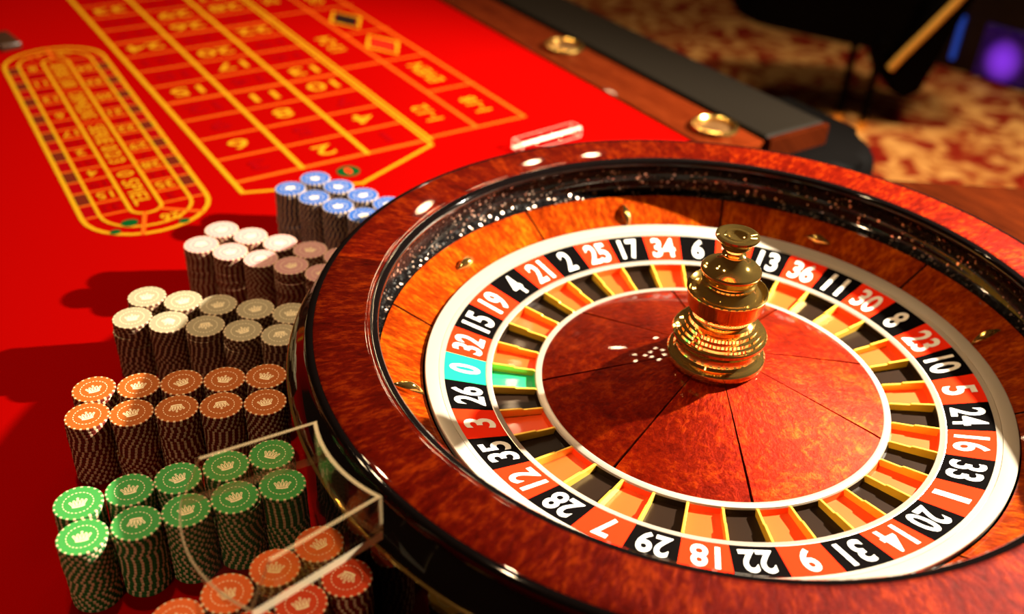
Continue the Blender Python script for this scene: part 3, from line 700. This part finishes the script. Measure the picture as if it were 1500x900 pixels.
# ================================================================== SMALL THINGS ON THE FELT
def acr_bar(name, pos, ang, L, W, H, label, cat):
    me = box_mesh(name, -L / 2, L / 2, -W / 2, W / 2, 0, H, M['acrylic'], 0.003)
    me.materials.append(M['acrylic_bevel'])
    for p in me.polygons:
        if p.area < L * W * 0.2 and abs(p.normal.x) + abs(p.normal.y) + abs(p.normal.z) > 1.1: p.material_index = 1
    o = mesh_obj(name, me); o.location = pos; o.rotation_euler = (0, 0, ang); tag(o, label, cat); return o
acr_bar('acrylic_marker', AB(0.252, 0.640, 0.0003), TH + R(4), 0.122, 0.026, 0.018, 'clear acrylic marker bar lying on red felt behind the wheel rim', 'marker')
sg_ = box_mesh('plaque', -0.019, 0.019, -0.038, 0.038, 0, 0.014, M['acrylic_smoke'], 0.004)
o = mesh_obj('gaming_plaque', sg_); o.location = AB(-0.388, 1.455, 0.0003); o.rotation_euler = (0, 0, TH + R(8)); tag(o, 'small smoked brown plaque on felt beyond the racetrack', 'plaque')

# ================================================================== BACKGROUND SEATS AND MACHINE
def rounded_rect(w, d, r, n=8):
    P = []
    for cx, cy, a0 in ((w / 2 - r, d / 2 - r, 0), (-w / 2 + r, d / 2 - r, PI / 2), (-w / 2 + r, -d / 2 + r, PI), (w / 2 - r, -d / 2 + r, 1.5 * PI)):
        for i in range(n + 1): a = a0 + PI / 2 * i / n; P.append((cx + r * math.cos(a), cy + r * math.sin(a)))
    return P
# stool pushed up to the armrest
st = tag(empty('bar_stool', AB(0.69, 0.56, -TZ)), 'black upholstered stool pushed against the padded table edge', 'stool'); st.rotation_euler = (0, 0, TH)
mesh_obj('seat', prism_mesh('seat', rounded_rect(0.22, 0.36, 0.10), 0.62, 0.735, M['chair_black'], 0.03), st)
for sx in (-1, 1):
    for sy in (-1, 1): mesh_obj('leg', tube_mesh('leg', [(sx * .08, sy * .14, 0.0), (sx * .07, sy * .12, 0.63)], 0.012, M['chair_black']), st)
# casino chair in the back
ch = tag(empty('casino_chair', (0.90, 2.80, 0)), 'black casino chair with gold trimmed backrest standing on the carpet', 'chair')
sm = prism_mesh('seat', rounded_rect(0.62, 0.46, 0.12), -0.02, 0.20, M['chair_black'], 0.05)
st_ = mesh_obj('seat', sm, ch); st_.location = (-0.06, 0.05, 0.33); st_.rotation_euler = (0, R(9), 0)
foot_me = mlathe('foot_cap', [(0.0, 0.0), (0.019, 0.0), (0.021, 0.012), (0.016, 0.034), (0.0, 0.036)], M['gold'], 20)
for x, y in ((0.045, -0.14), (0.115, -0.20), (0.157, 0.20), (0.257, 0.20)):
    lg = mesh_obj('leg', tube_mesh('leg', [(0, 0, 0.034), (0, 0, 0.33)], 0.013, M['chair_black']), ch); lg.location = (x, y, 0)
    mesh_obj('foot_cap', foot_me, lg)
bk = prism_mesh('backrest', [(0.172, 0.25), (0.166, 0.19), (0.195, 0.135), (0.25, 0.108), (0.297, 0.14), (0.318, 0.24), (0.42, 0.56), (0.33, 0.56)], 0.0, 0.26, M['chair_black'], 0.02)
b_ = mesh_obj('backrest', bk, ch); b_.location = (0.0, 0.07, 0.0); b_.rotation_euler = (R(90), 0, 0)
mesh_obj('gold_trim', tube_mesh('gold_trim', [(0.165, -0.195, 0.225), (0.20, -0.20, 0.285), (0.26, -0.20, 0.37), (0.325, -0.20, 0.465), (0.38, -0.20, 0.56)], 0.013, M['satin_gold']), ch)
# gaming machine
gm = tag(empty('gaming_machine', (1.952, 3.308, 0)), 'black gaming machine cabinet with purple light near the carpet', 'gaming machine'); gm.rotation_euler = (0, 0, R(-46.7))
mesh_obj('cabinet', box_mesh('cabinet', -0.45, 0.55, -0.3, 0.3, 0.0, 1.4, M['cabinet'], 0.01), gm)
mesh_obj('purple_light_panel', box_mesh('purple_light_panel', -0.15, 0.06, -0.312, -0.296, 0.012, 0.22, M['glow_purple'], 0.006), gm)
mesh_obj('blue_light_strip', box_mesh('blue_light_strip', -0.262, -0.242, -0.312, -0.296, 0.04, 0.22, M['glow_blue'], 0.004), gm)
